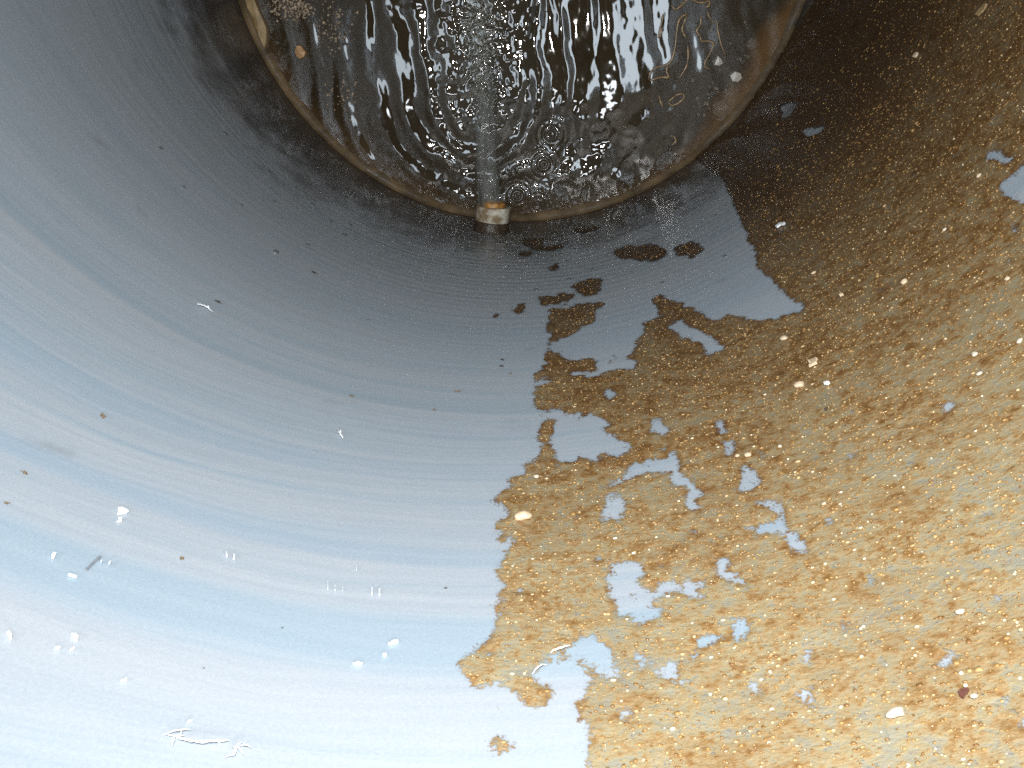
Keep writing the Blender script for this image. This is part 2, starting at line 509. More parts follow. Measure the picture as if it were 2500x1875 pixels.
# ------------------------------------------------------------------ the silt crust on the wall
def R5(pts): return [(1200 + x / 2.765, 600 + y / 2.765) for x, y in pts]
def R6(pts): return [(1100 + x / 2.4575, 1200 + y / 2.4575) for x, y in pts]
def R7(pts): return [(1800 + x / 2.553, 1225 + y / 2.553) for x, y in pts]
def R8(pts): return [(1550 + x / 4.424, 800 + y / 4.424) for x, y in pts]
POS = [
    # the broad crust: from the ring, down its ragged left edge, out past the frame
    [(1690, 380), (1740, 420), (1763, 435), (1808, 531), (1831, 588), (1853, 655), (1921, 723), (1970, 754),
     (1887, 781), (1844, 786), (1786, 768), (1764, 765), (1760, 790), (1735, 784), (1721, 766), (1688, 752), (1641, 734), (1612, 725),
     (1591, 737), (1601, 759), (1627, 777), (1600, 782), (1572, 788), (1569, 817), (1551, 846), (1544, 875), (1554, 889), (1551, 904),
     (1489, 907), (1431, 922), (1395, 925), (1395, 915), (1446, 904), (1457, 889), (1450, 878), (1417, 882), (1388, 875), (1374, 864),
     (1359, 860), (1330, 868), (1337, 889), (1319, 907), (1298, 933), (1337, 925), (1357, 922), (1350, 938), (1308, 945), (1305, 965), (1303, 994),
     (1323, 1000), (1374, 1001), (1384, 1009), (1417, 1021), (1430, 1014), (1464, 1012), (1504, 1030), (1507, 1039), (1482, 1048), (1489, 1067),
     (1525, 1077), (1540, 1103), (1507, 1110), (1468, 1110), (1457, 1124), (1424, 1110), (1413, 1128), (1363, 1124), (1355, 1099), (1336, 1088),
     (1335, 1066), (1351, 1058), (1362, 1044), (1344, 1025), (1318, 1022), (1328, 1045), (1311, 1062), (1308, 1073), (1318, 1094), (1308, 1116),
     (1279, 1141), (1264, 1167), (1242, 1195), (1217, 1203), (1199, 1234), (1232, 1221), (1235, 1242), (1226, 1290), (1218, 1318), (1226, 1325),
     (1238, 1306), (1251, 1316), (1248, 1338), (1226, 1363), (1218, 1403), (1220, 1452), (1232, 1485), (1210, 1501), (1202, 1534), (1169, 1570),
     (1149, 1607), (1141, 1660), (1157, 1680), (1194, 1672), (1234, 1664), (1263, 1684), (1275, 1709), (1303, 1721), (1328, 1741), (1340, 1725),
     (1344, 1692), (1320, 1676), (1299, 1656), (1320, 1631), (1344, 1603), (1393, 1578), (1401, 1554), (1438, 1556), (1491, 1574), (1483, 1607),
     (1511, 1631), (1507, 1668), (1474, 1656), (1446, 1631), (1426, 1599), (1417, 1587), (1426, 1627), (1438, 1668), (1434, 1701), (1421, 1725),
     (1442, 1757), (1446, 1802), (1450, 1851), (1460, 1900), (1470, 2100), (3300, 2100), (3300, -700), (1950, -700), (1990, 0), (1905, 140), (1800, 305)],
    [(1495, 612), (1540, 600), (1600, 597), (1628, 612), (1620, 632), (1590, 642), (1545, 632), (1510, 632)],
    [(1392, 702), (1420, 690), (1450, 680), (1468, 688), (1465, 705), (1458, 722), (1430, 728), (1420, 718), (1400, 707)],
    [(1313, 725), (1350, 723), (1405, 716), (1400, 730), (1385, 742), (1360, 745), (1333, 745), (1318, 738)],
    [(1335, 760), (1375, 752), (1440, 742), (1472, 740), (1455, 762), (1452, 785), (1425, 798), (1395, 818), (1360, 835), (1341, 840), (1346, 815), (1330, 808), (1345, 790)],
    [(1336, 850), (1350, 848), (1352, 862), (1330, 870), (1325, 860)],
    [(1253, 760), (1270, 745), (1285, 748), (1278, 765), (1262, 770)],
    [(1205, 768), (1215, 766), (1216, 776), (1206, 778)],
    [(1283, 593), (1320, 600), (1372, 596), (1376, 604), (1345, 612), (1300, 610)],
    [(1030, 590), (1075, 572), (1110, 580), (1120, 600), (1085, 612), (1050, 606)], [(1265, 588), (1300, 580), (1330, 585), (1322, 598), (1280, 600)],
    [(1060, 625), (1100, 622), (1115, 632), (1080, 640)], [(940, 560), (985, 575), (975, 590), (945, 578)], [(1390, 560), (1450, 548), (1470, 556), (1420, 572)],
    [(1255, 618), (1290, 614), (1300, 622), (1268, 628)], [(1330, 655), (1362, 645), (1372, 655), (1345, 665)],
    [(1640, 600), (1700, 590), (1720, 610), (1700, 630), (1650, 625)],
    [(1489, 878), (1500, 872), (1510, 880), (1500, 890)],
    R6([(655, 1010), (690, 985), (715, 985), (715, 1010), (690, 1022)]),
    # scattered crumbs below the ragged lower edge
    R6([(280, 1285), (295, 1275), (300, 1295), (285, 1300)]), R6([(560, 1440), (575, 1430), (585, 1455), (570, 1465)]),
    R6([(640, 1340), (655, 1335), (655, 1352)]), R6([(210, 1510), (250, 1490), (300, 1540), (290, 1590), (240, 1590), (215, 1550)]),
    R6([(160, 1600), (180, 1595), (180, 1620)]),
]
NEG = [
    [(1623, 803), (1656, 781), (1706, 803), (1735, 824), (1771, 846), (1764, 860), (1728, 868), (1706, 839), (1670, 824), (1648, 810)],
    [(1468, 968), (1490, 955), (1508, 958), (1510, 970), (1490, 982), (1475, 978)],
    R8([(0, 1480), (100, 1490), (130, 1400), (170, 1440), (350, 1420), (370, 1360), (470, 1370), (490, 1500), (520, 1580), (560, 1659), (640, 1720), (750, 1800), (640, 1830), (560, 1740), (420, 1730), (400, 1590), (330, 1560), (180, 1560), (100, 1620), (-40, 1650), (-260, 1790), (-330, 1740), (-200, 1690), (-60, 1580)]),
    R6([(905, 40), (1040, 35), (1030, 130), (1010, 195), (960, 160), (925, 200), (890, 185)]),
    R6([(1380, 0), (1470, 20), (1525, 90), (1480, 130), (1430, 125), (1395, 70)]),
    R6([(990, 410), (1030, 385), (1080, 420), (1090, 470), (1145, 455), (1110, 530), (1170, 590), (1195, 625), (1260, 570), (1350, 572), (1480, 575), (1525, 600), (1530, 635), (1470, 655), (1430, 612), (1320, 622), (1250, 670), (1220, 740), (1190, 790), (1090, 785), (1020, 720), (970, 630), (950, 520), (960, 450)]),
    R6([(1500, 900), (1530, 868), (1630, 880), (1600, 930), (1560, 965)]),
    R6([(1670, 870), (1690, 785), (1730, 775), (1790, 830), (1760, 890), (1710, 905)]),
    R6([(975, 1350), (1000, 1300), (1060, 1305), (1095, 1355), (1060, 1415), (1000, 1405)]),
    R6([(1110, 1000), (1150, 965), (1170, 1010), (1185, 1080), (1170, 1160), (1130, 1140), (1105, 1070)]),
    R6([(1240, 1060), (1300, 1010), (1340, 1000), (1380, 1110), (1360, 1140), (1300, 1100)]),
    R6([(1580, 400), (1640, 390), (1700, 440), (1750, 520), (1740, 590), (1690, 600), (1640, 560), (1620, 490)]),
    R8([(160, 1150), (200, 1040), (250, 1000), (310, 1030), (360, 1120), (350, 1185), (280, 1190), (200, 1165)]),
    R8([(860, 1000), (940, 1000), (1040, 1130), (1000, 1160), (930, 1140)]),
    R8([(920, 1240), (1000, 1200), (1060, 1260), (1130, 1360), (1080, 1400), (1010, 1370), (950, 1290)]),
    R8([(1310, 1400), (1340, 1340), (1400, 1350), (1410, 1420), (1370, 1450)]),
    R8([(1160, 1700), (1190, 1500), (1260, 1480), (1310, 1600), (1380, 1680), (1280, 1760), (1180, 1780), (1100, 1720)]),
    R7([(120, 0), (250, 20), (280, 80), (260, 110), (330, 180), (420, 290), (450, 340), (380, 340), (330, 250), (250, 170), (130, 230), (60, 210), (160, 150), (235, 110), (190, 60)]),
    R7([(500, 110), (590, 85), (610, 120), (560, 135), (510, 135)]),
    R7([(385, 930), (430, 910), (490, 930), (480, 980), (430, 1030), (420, 960)]),
    R7([(50, 1190), (90, 1150), (130, 1160), (130, 1240), (100, 1260)]),
    R7([(370, 1220), (420, 1190), (455, 1250), (475, 1310), (440, 1300), (410, 1250)]),
    R7([(590, 760), (640, 755), (720, 790), (680, 800)]), R7([(820, 470), (850, 455), (860, 500), (830, 505)]),
    R7([(1250, 1010), (1270, 940), (1340, 930), (1330, 1020)]),
    [(2412, 370), (2430, 365), (2460, 388), (2475, 383), (2470, 398), (2440, 396), (2412, 392)],
    [(2620, 400), (2500, 398), (2480, 425), (2455, 440), (2432, 460), (2452, 470), (2472, 488), (2500, 500), (2620, 505)],
    [(2474, 545), (2492, 540), (2494, 560), (2478, 562)], [(2146, 700), (2165, 698), (2170, 710), (2150, 712)],
    [(1905, 262), (1950, 245), (1935, 280), (1908, 290)], [(1960, 318), (2010, 305), (2000, 325), (1960, 335)],
]
def inside(px, py, poly):
    res = np.zeros(px.shape, bool)
    poly = np.array(poly)
    sel = np.nonzero((px >= poly[:, 0].min()) & (px <= poly[:, 0].max()) & (py >= poly[:, 1].min()) & (py <= poly[:, 1].max()))[0]
    if len(sel) == 0: return res
    x, y = px[sel], py[sel]
    r = np.zeros(len(sel), bool)
    for k in range(len(poly)):
        (x1, y1), (x2, y2) = poly[k], poly[k - 1]
        if y1 == y2: continue
        c_ = (y1 > y) != (y2 > y)
        r ^= c_ & (x < (x2 - x1) * (y - y1) / (y2 - y1) + x1)
    res[sel] = r
    return res

TH = np.concatenate([np.arange(-1.86, -0.30, 0.0016), np.arange(-0.30, 0.9, 0.005)])
zs = [0.012]
while zs[-1] < 2.95:
    zs.append(zs[-1] + 0.0016 + 0.0042 * max(0.0, 1 - zs[-1] / 2.6))
ZS = np.array(zs)
T2, Z2 = np.meshgrid(TH, ZS, indexing='ij')
t1, z1 = T2.ravel(), Z2.ravel()
pu, pv = project(np.cos(t1), np.sin(t1), z1)
dist = np.sqrt((np.cos(t1))**2 + (np.sin(t1) - CAM_Y)**2 + (z1 - CAM_H)**2)
amp = 1.0 / np.clip(dist, 0.5, 3.0)                      # same roughness in wall units, near or far
ju = (fbm(t1 * 30, z1 * 34, 3, 101, 0.6) - 0.5) * 0.022 + (fbm(t1 * 110, z1 * 110, 2, 111, 0.6) - 0.5) * 0.016
jv = (fbm(t1 * 30 + 50, z1 * 34, 3, 121, 0.6) - 0.5) * 0.022 + (fbm(t1 * 110 + 70, z1 * 110, 2, 131, 0.6) - 0.5) * 0.016
qu, qv = pu + ju * F * amp, pv + jv * F * amp * 0.8
mask = np.zeros(t1.shape, bool)
for p_ in POS: mask |= inside(qu, qv, p_)
for p_ in NEG: mask &= ~inside(qu, qv, p_)
behind = t1 > 0.0
mask |= behind & (z1 < 2.9)
# small bare pinholes and worn spots, more of them towards the thin upper part
hole = fbm(t1 * 46, z1 * 40, 3, 201, 0.55)
thin = smooth(1.5, 2.6, z1)
mask &= ~(hole > 0.855 - 0.035 * thin)
# crumbs outside the edge
near = np.zeros(t1.shape, bool)
crumb = fbm(t1 * 140, z1 * 140, 2, 211)
for du, dv in ((-22, 4), (-12, -8), (6, 14), (-8, 12)):
    near |= inside(qu - du, qv - dv, POS[0])
mask |= near & (crumb > 0.83) & ~mask
gridmask = mask.reshape(T2.shape)
ngrow = 4
# how dense the silt lies
dn = 0.66 + 0.55 * (fbm(t1 * 11, z1 * 12, 4, 301) - 0.5) + 0.45 * (fbm(t1 * 48, z1 * 52, 3, 311) - 0.5) - 0.36 * smooth(1.75, 2.7, z1)
edge = np.zeros(T2.shape)
gm = gridmask.astype(float)
for _ in range(14):
    gm[1:-1, 1:-1] = (gm[:-2, 1:-1] + gm[2:, 1:-1] + gm[1:-1, :-2] + gm[1:-1, 2:] + 2 * gm[1:-1, 1:-1]) / 6
rim = gm.ravel()
dn = dn + 0.22 * np.clip(1 - rim, 0, 1)
hh = 0.0012 + rim**2 * (0.0012 + 0.0026 * np.clip(dn, 0, 1.3) * fbm(t1 * 75, z1 * 85, 3, 321, 0.6))
wide = gm > 0.04
cell = wide[:-1, :-1] & wide[1:, :-1] & wide[1:, 1:] & wide[:-1, 1:]
idx = np.arange(t1.size).reshape(T2.shape)
q4 = np.stack([idx[:-1, :-1], idx[:-1, 1:], idx[1:, 1:], idx[1:, :-1]], -1)[cell]
used = np.unique(q4)
remap = np.full(t1.size, -1); remap[used] = np.arange(len(used))
rad = (1 - hh)[used]
co = np.stack([rad * np.cos(t1[used]), rad * np.sin(t1[used]), z1[used]], 1) * S
me = mesh_np("silt_crust", co, remap[q4], uv=np.stack([t1[used], z1[used]], 1))
at = me.attributes.new("cover", 'FLOAT', 'POINT')
at.data.foreach_set("value", np.ascontiguousarray(rim[used], dtype=np.float32))
at = me.attributes.new("silt_depth", 'FLOAT', 'POINT')
at.data.foreach_set("value", np.ascontiguousarray(np.clip(dn[used], 0, 1.4), dtype=np.float32))
tag(link_mesh("silt_crust", me, M_CRUST), "patchy brown crust of wet silt clinging to the tank wall", "silt", kind="stuff")

# sand sprinkled over the crust: far too many grains to count
ico_v = np.array([(0, 0, 1), (.894, 0, .447), (.276, .851, .447), (-.724, .526, .447), (-.724, -.526, .447), (.276, -.851, .447),
                  (.724, .526, -.447), (-.276, .851, -.447), (-.894, 0, -.447), (-.276, -.851, -.447), (.724, -.526, -.447), (0, 0, -1)])
ico_f = np.array([(0, 1, 2), (0, 2, 3), (0, 3, 4), (0, 4, 5), (0, 5, 1), (1, 6, 2), (2, 7, 3), (3, 8, 4), (4, 9, 5), (5, 10, 1),
                  (2, 6, 7), (3, 7, 8), (4, 8, 9), (5, 9, 10), (1, 10, 6), (11, 7, 6), (11, 8, 7), (11, 9, 8), (11, 10, 9), (11, 6, 10)])
def scatter_grains(name, th, z, size, lift, tone, tall=1.0):
    n = len(th)
    jit = 1 + 0.35 * (rng.random((n, 12, 1)) - 0.5)
    sx = size[:, None] * (0.8 + 0.9 * rng.random((n, 1)))
    sy = size[:, None] * (0.7 + 0.5 * rng.random((n, 1))) * tall
    sz_ = size[:, None] * (0.5 + 0.4 * rng.random((n, 1)))
    v = ico_v[None] * jit
    a, b, h = v[..., 0] * sx, v[..., 1] * sy, v[..., 2] * sz_
    r = 1 - lift[:, None] - h
    t = th[:, None] + a
    co = np.stack([r * np.cos(t), r * np.sin(t), z[:, None] + b], -1).reshape(-1, 3) * S
    f = (ico_f[None] + 12 * np.arange(n)[:, None, None]).reshape(-1, 3)
    me = mesh_np(name, co, f, False)
    at = me.attributes.new("tone", 'FLOAT', 'POINT')
    at.data.foreach_set("value", np.repeat(tone, 12).astype(np.float32))
    return me
cand = np.nonzero(mask & (t1 < -0.3) & (rim > 0.8))[0]
wgt = 0.10 + smooth(0.5, 1.9, z1[cand]); wgt = wgt / wgt.sum()
pick = rng.choice(cand, 26000, replace=False, p=wgt)
size = (0.0007 + 0.0012 * rng.random(len(pick))**3 + 0.0011 * (rng.random(len(pick)) > 0.99)) * (1 + 0.5 * smooth(1.6, 0.6, z1[pick]))
me = scatter_grains("sand", t1[pick], z1[pick], size, hh[pick] + size * 0.1, np.clip(rng.beta(1.2, 1.9, len(pick)) * (0.55 + 0.45 * smooth(0.6, 1.7, z1[pick]) + 0.10 * smooth(1.9, 2.6, z1[pick])), 0, 1))
tag(link_mesh("sand", me, M_GRAIN), "glinting sand grains stuck all over the brown silt", "sand", kind="stuff")

# beads added to make glints on the wet foot of the wall
n = 2600
tb = np.concatenate([rng.normal(-1.68, 0.22, 2600), rng.uniform(-2.6, -1.1, 500)])
zb = np.concatenate([0.04 + np.abs(rng.normal(0, 0.26, 2600)), 0.1 + np.abs(rng.normal(0, 0.55, 500))])
sb = 0.0016 + 0.0040 * rng.random(len(tb))**2
tb = np.concatenate([tb, rng.normal(-1.64, 0.17, 1100)]); zb = np.concatenate([zb, rng.uniform(0.06, 0.46, 1100)])
sb = np.concatenate([sb, 0.0034 + 0.0040 * rng.random(1100)])
keep = (zb < 1.5) & (fbm(tb * 14, zb * 5, 3, 611) > 0.44)
tb, zb, sb = tb[keep], zb[keep], sb[keep]
me = scatter_grains("glint_beads", tb, zb, sb, np.full(len(tb), 0.0004), np.zeros(len(tb)), 3.0)
me.polygons.foreach_set("use_smooth", np.ones(len(me.polygons), dtype=bool))
wb = Mat("glint_bead")
tr = wb.n('ShaderNodeBsdfTransparent'); mx = wb.n('ShaderNodeMixShader')
gl = wb.n('ShaderNodeBsdfGlossy')
gl.inputs['Roughness'].default_value = 0.20
fz = wb.n('ShaderNodeFresnel'); fz.inputs[0].default_value = 1.45
wb.l(wb.mth('MINIMUM', wb.mth('ADD', fz.outputs[0], 0.03), 0.6), mx.inputs[0])
wb.l(tr.outputs[0], mx.inputs[1]); wb.l(gl.outputs[0], mx.inputs[2]); wb.l(mx.outputs[0], wb.out.inputs['Surface'])
tag(link_mesh("glint_beads", me, wb.m), "beads added to make glints on the wet foot of the wall", "water beads", kind="stuff")

# ------------------------------------------------------------------ pipe fitting low on the wall, and its jet
PA = wall_at(1195, 575)[0] + 0.002
ZP = 0.245
PR = 0.059
dirn = np.array([-math.cos(PA), -math.sin(PA), 0.0])            # into the tank
side = np.array([-math.sin(PA), math.cos(PA), 0.0])
base = np.array([math.cos(PA), math.sin(PA), ZP])
def tube(rings, seg=48, close=True, noise=0.0, seed=0):
    """rings: (distance from wall, drop, radius[, flatten])"""
    v, f = [], []
    for q, rg in enumerate(rings):
        d_, dz, r = rg[:3]
        for k in range(seg):
            a = 2 * math.pi * k / seg
            rr = r
            if noise:
                rr *= 1 + noise * (float(fbm(np.array([math.cos(a) * 2.2 + d_ * 9 + 5]), np.array([math.sin(a) * 2.2 + seed]), 3, seed)[0]) - 0.5) * 2
            p = base + dirn * d_ + side * rr * math.cos(a) + np.array([0, 0, 1]) * (rr * math.sin(a) + dz)
            v.append(p * S)
    for q in range(len(rings) - 1):
        for k in range(seg):
            f.append((q * seg + k, q * seg + (k + 1) % seg, (q + 1) * seg + (k + 1) % seg, (q + 1) * seg + k))
    if close:
        f.append(tuple(range(seg))[::-1]); f.append(tuple((len(rings) - 1) * seg + k for k in range(seg)))
    return v, f
fit = tag(empty("pipe_fitting", tuple(base * S)), "short white pipe stub with rusty mouth sticking out of the wall above the water", "pipe fitting")
def fitpart(name, rings, mat, **kw):
    v, f = tube(rings, **kw)
    v = [p - base * S for p in v]
    return link_mesh(name, mesh_py(name, v, f), mat, fit)
fitpart("collar", [(0.035, 0, PR * .97), (0.037, 0, PR), (0.083, 0, PR), (0.086, 0, PR * .97), (0.086, 0, PR * .74), (0.06, 0, PR * .72)], M_PVC, close=False)
fitpart("flange", [(-0.01, 0, PR * 1.02), (0.010, 0, PR * 1.04), (0.030, 0, PR * 0.99), (0.0365, 0, PR * 0.93)], M_GRIME, noise=0.10, seed=3)
fitpart("rusty_mouth", [(0.05, 0, PR * .50), (0.05, 0, PR * .71), (0.098, 0, PR * .68), (0.102, 0, PR * .63), (0.100, 0, PR * .52), (0.06, 0, PR * .50)], M_RUST, noise=0.04, seed=9, close=False)

aim = np.array([-0.178, -0.30, 0.0]) - np.array([base[0], base[1], 0.0])
aim /= np.linalg.norm(aim)
# the jet: a smooth rope of water leaving the stub, breaking up where it lands
jv_, jf_, clear = [], [], []
SEG, NR = 40, 90
L0, LAND = 0.07, 0.66
for q in range(NR):
    s_ = q / (NR - 1)
    d_ = L0 + (LAND - L0) * s_
    dz = -(ZP + 0.03) * s_**1.9 - 0.0
    r0 = 0.036 + 0.002 * math.sin(s_ * 9) + 0.016 * max(0, s_ - 0.55) / 0.45
    for k in range(SEG):
        a = 2 * math.pi * k / SEG
        n_ = float(fbm(np.array([math.cos(a) * 1.6 + 7 + s_ * 7]), np.array([math.sin(a) * 1.6 + s_ * 2]), 3, 61)[0]) - 0.5
        rr = r0 * (1 + (0.22 + 0.8 * max(0, s_ - 0.5)) * n_)
        p = base + aim * d_ + side * (rr * math.cos(a)) + np.array([0, 0, rr * 0.9 * math.sin(a) + dz])
        jv_.append(p * S)
        clear.append(0.66 + 0.30 * max(0.0, min(1.0, (s_ - 0.45) / 0.5)))
for q in range(NR - 1):
    for k in range(SEG):
        jf_.append((q * SEG + k, q * SEG + (k + 1) % SEG, (q + 1) * SEG + (k + 1) % SEG, (q + 1) * SEG + k))
me = mesh_py("water_jet", jv_, jf_)
at = me.attributes.new("clear", 'FLOAT', 'POINT')
at.data.foreach_set("value", np.array(clear, dtype=np.float32))
tag(link_mesh("water_jet", me, M_JET), "clear jet of water shooting from the white pipe stub across the pool", "water jet")

# spray thrown up where the jet lands
n = 3200
a_ = rng.normal(0, 1, n); b_ = rng.beta(2.0, 1.6, n)
along = 0.34 + 0.48 * b_
px_ = base[0] + aim[0] * along + side[0] * a_ * (0.016 + 0.022 * b_)
py_ = base[1] + aim[1] * along + side[1] * a_ * (0.016 + 0.022 * b_)
pz_ = 0.005 + np.abs(rng.normal(0, 0.05, n)) + (1 - b_) * 0.10
sz_ = 0.0007 + 0.0013 * rng.random(n)**2
v = (ico_v[None] * sz_[:, None, None] + np.stack([px_, py_, pz_], 1)[:, None, :]).reshape(-1, 3) * S
f = (ico_f[None] + 12 * np.arange(n)[:, None, None]).reshape(-1, 3)
M_SPRAY = simple("spray_drop", (0.50, 0.49, 0.42), 0.15)
tag(link_mesh("spray", mesh_np("spray", v, f), M_SPRAY), "fine spray where the jet breaks up over the water", "spray", kind="stuff")

# ------------------------------------------------------------------ loose things on the wall and on the water
def wall_frame(t, z):
    p = np.array([math.cos(t), math.sin(t), z])
    return p, np.array([-math.sin(t), math.cos(t), 0]), np.array([0, 0, 1.0]), np.array([-math.cos(t), -math.sin(t), 0])

def flake(name, label, cat, poly, mat, lift=0.0016, thick=0.0008, group=None, bulge=0.0, shrink=0.72):
    """a thin piece stuck to the wall, with the given outline, real thickness and a slightly domed face"""
    poly = np.array(poly, float)
    # finer, slightly torn outline
    pts = []
    for k in range(len(poly)):
        a, b = poly[k], poly[(k + 1) % len(poly)]
        for s_ in (0, 0.34, 0.67):
            q = a + (b - a) * s_
            pts.append(q + (rng.random(2) - 0.5) * min(2.0, np.hypot(*(b - a)) * 0.14))
    pts = np.array(pts)
    pts = pts.mean(0) + (pts - pts.mean(0)) * shrink
    t, z, d = wall_at(pts[:, 0], pts[:, 1])
    ct, cz = t.mean(), z.mean()
    o_, e1, e2, nn = wall_frame(ct, cz)
    def P(tt, zz, h):
        return np.stack([(1 - h) * np.cos(tt), (1 - h) * np.sin(tt), zz], 1)
    bot_ = P(t, z, np.full(len(t), lift * 0.6))
    top_ = P(ct + (t - ct) * 0.97, cz + (z - cz) * 0.97, np.full(len(t), lift + thick) + rng.random(len(t)) * thick * 0.5)
    inn = P(ct + (t - ct) * 0.5, cz + (z - cz) * 0.5, np.full(len(t), lift + thick * 1.3 + bulge))
    n = len(t)
    v = (np.concatenate([bot_, top_, inn, inn.mean(0, keepdims=True)]) - o_) * S
    f = []
    for k in range(n):
        k2 = (k + 1) % n
        f += [(k, k2, n + k2, n + k), (n + k, n + k2, 2 * n + k2, 2 * n + k), (2 * n + k, 2 * n + k2, 3 * n)]
    f.append(tuple(range(n))[::-1])
    o = link_mesh(name, mesh_py(name, v, f, False), mat)
    o.location = tuple(o_ * S)
    return tag(o, label, cat, group)

def blob_mesh(name, r, seed, sub=2, flat=0.7, rough=0.35, stretch=1.0):
    import bmesh
    bm = bmesh.new()
    bmesh.ops.create_icosphere(bm, subdivisions=sub, radius=1.0)
    rr = np.random.default_rng(seed)
    off = rr.random(3) * 50
    for v_ in bm.verts:
        c_ = v_.co
        k = 1 + rough * (float(fbm(np.array([c_.x * 1.4 + off[0] + c_.z]), np.array([c_.y * 1.4 + off[1] - c_.z * .7]), 3, seed)[0]) - 0.5) * 2
        v_.co = Vector((c_.x * k * stretch, c_.y * k, c_.z * k * flat)) * r
    me = bpy.data.meshes.new(name)
    bm.to_mesh(me); bm.free()
    me.polygons.foreach_set("use_smooth", np.ones(len(me.polygons), dtype=bool))
    return me

def on_wall(o, u, v, lift, spin=0.0):
    t, z, d = wall_at(u, v)
    t, z = float(t), float(z)
    p, e1, e2, nn = wall_frame(t, z)
    c_, s_ = math.cos(spin), math.sin(spin)
    x = e1 * c_ + e2 * s_; y = -e1 * s_ + e2 * c_
    m = Matrix(((x[0], y[0], nn[0], 0), (x[1], y[1], nn[1], 0), (x[2], y[2], nn[2], 0), (0, 0, 0, 1)))
    m.translation = Vector((p + nn * lift) * S)
    o.matrix_world = m
    return float(d)

def clump_mesh(name, r, seed):
    """a crumb of dirt: one lump and smaller crumbs fallen about it"""
    rr = np.random.default_rng(seed)
    V, Fc = [], []
    for k in range(22):
        q = r * (0.62 if k == 0 else 0.10 + 0.26 * rr.random()**2)
        a, d_ = rr.random() * 6.28, 0.0 if k == 0 else r * (0.25 + 0.55 * abs(rr.normal()))
        c_ = np.array([d_ * math.cos(a) * 1.2, d_ * math.sin(a), 0.0])
        v = ico_v * q * np.array([1.2, 1, 0.45]) * (1 + 0.6 * (rr.random((12, 1)) - 0.5)) + c_
        Fc += [tuple(x + 12 * k for x in t_) for t_ in ico_f]
        V += list(v)
    return mesh_py(name, V, Fc)

def stone(name, label, cat, u, v, rpx, mat, seed, group=None, stretch=1.2, flat=0.7, lift=0.006, spin=0.0, rough=0.35):
    d = float(wall_at(u, v)[2])
    r = rpx / F * d * S * (0.72 if name == 'dirt_speck' else 0.85)
    o = link_mesh(name, clump_mesh(name, r, seed) if name == 'dirt_speck' else blob_mesh(name, r, seed, 2, flat, rough, stretch), mat)
    on_wall(o, u, v, lift, spin)
    return tag(o, label, cat, group)

def R3(pts): return [(x / 2.765, 900 + y / 2.765) for x, y in pts]
def R0(pts): return [(x / 2.011, 1200 + y / 2.011) for x, y in pts]
def R4(pts): return [(600 + x / 2.765, 1200 + y / 2.765) for x, y in pts]
def RA(pts): return [(x / 2.765, 450 + y / 2.765) for x, y in pts]
def RB(pts): return [(700 + x / 2.765, 700 + y / 2.765) for x, y in pts]

# white scraps on the blue wall
flake("white_flake", "heart-shaped white flake on the blue wall, widest of the white flakes there", "flake",
      R3([(780, 940), (815, 938), (860, 950), (885, 975), (855, 995), (775, 1000), (790, 965)]), M_WHITE)
flake("white_flake", "small ragged white flake directly beneath the heart-shaped white flake", "flake",
      R3([(795, 1010), (828, 1008), (826, 1045), (772, 1052), (798, 1035)]), M_WHITE)
flake("white_flake", "bean-shaped white flake upright on the blue wall near the left edge", "flake",
      R3([(352, 1245), (382, 1243), (378, 1268), (362, 1298), (340, 1298), (336, 1270)]), M_WHITE)
flake("white_flake", "thin white dash-shaped flake just below the slanting grey scuff", "flake",
      R3([(444, 1392), (470, 1392), (534, 1415), (528, 1424), (450, 1404)]), M_WHITE)
flake("white_flake", "hook-shaped white flake low on the blue wall above a cluster of crumbs", "flake",
      R0([(340, 700), (370, 698), (392, 720), (385, 748), (365, 745), (368, 722), (345, 712)]), M_WHITE)
flake("white_flake", "oblong white flake lying aslant on the lowest dark blue band", "flake",
      R4([(945, 1040), (1000, 1008), (1040, 1008), (1042, 1028), (960, 1052)]), M_WHITE)
flake("white_flake", "flat white flake on the lower edge of the lowest dark blue band", "flake",
      R4([(708, 1172), (750, 1158), (802, 1165), (790, 1180), (740, 1185)]), M_WHITE)
flake("white_flake", "rounded white crumb between the oblong flake and the flat flake", "flake",
      R4([(918, 1105), (945, 1095), (958, 1115), (940, 1132), (925, 1125)]), M_WHITE)
flake("white_flake", "small white flake cut by the left edge of the photo", "flake",
      R0([(25, 690), (40, 682), (62, 715), (58, 752), (40, 725)]), M_WHITE)
flake("white_flake", "pale horizontal flake at the left end of the crumb cluster below the hook-shaped flake", "flake",
      R0([(262, 770), (290, 765), (302, 775), (280, 785), (265, 783)]), M_WHITE)
flake("white_flake", "angular white flake at the right end of the crumb cluster below the hook-shaped flake", "flake",
      R0([(335, 790), (350, 772), (374, 768), (360, 785), (345, 795)]), M_WHITE)
flake("white_flake", "small boomerang-shaped white flake halfway between the hook-shaped flake and the white lint", "flake",
      R0([(585, 936), (612, 928), (626, 916), (628, 936), (605, 942)]), M_WHITE)
flake("white_flake", "tiny crescent of white above the left end of the frayed white lint", "flake",
      R0([(912, 1140), (930, 1130), (950, 1130), (928, 1140), (925, 1152)]), M_WHITE)
dash = [("white_scratch", R4([(549, 612), (557, 612), (557, 680), (549, 680)])), ("white_scratch", R4([(598, 648), (606, 648), (606, 684), (599, 684)])),
        ("white_scratch", R4([(651, 660), (656, 660), (656, 685), (651, 685)])), ("white_scratch", R4([(845, 655), (856, 655), (856, 712), (846, 712)])),
        ("white_scratch", R4([(893, 668), (910, 664), (908, 715), (895, 712)])), ("white_scratch", R4([(743, 512), (750, 512), (750, 545), (744, 545)]))]
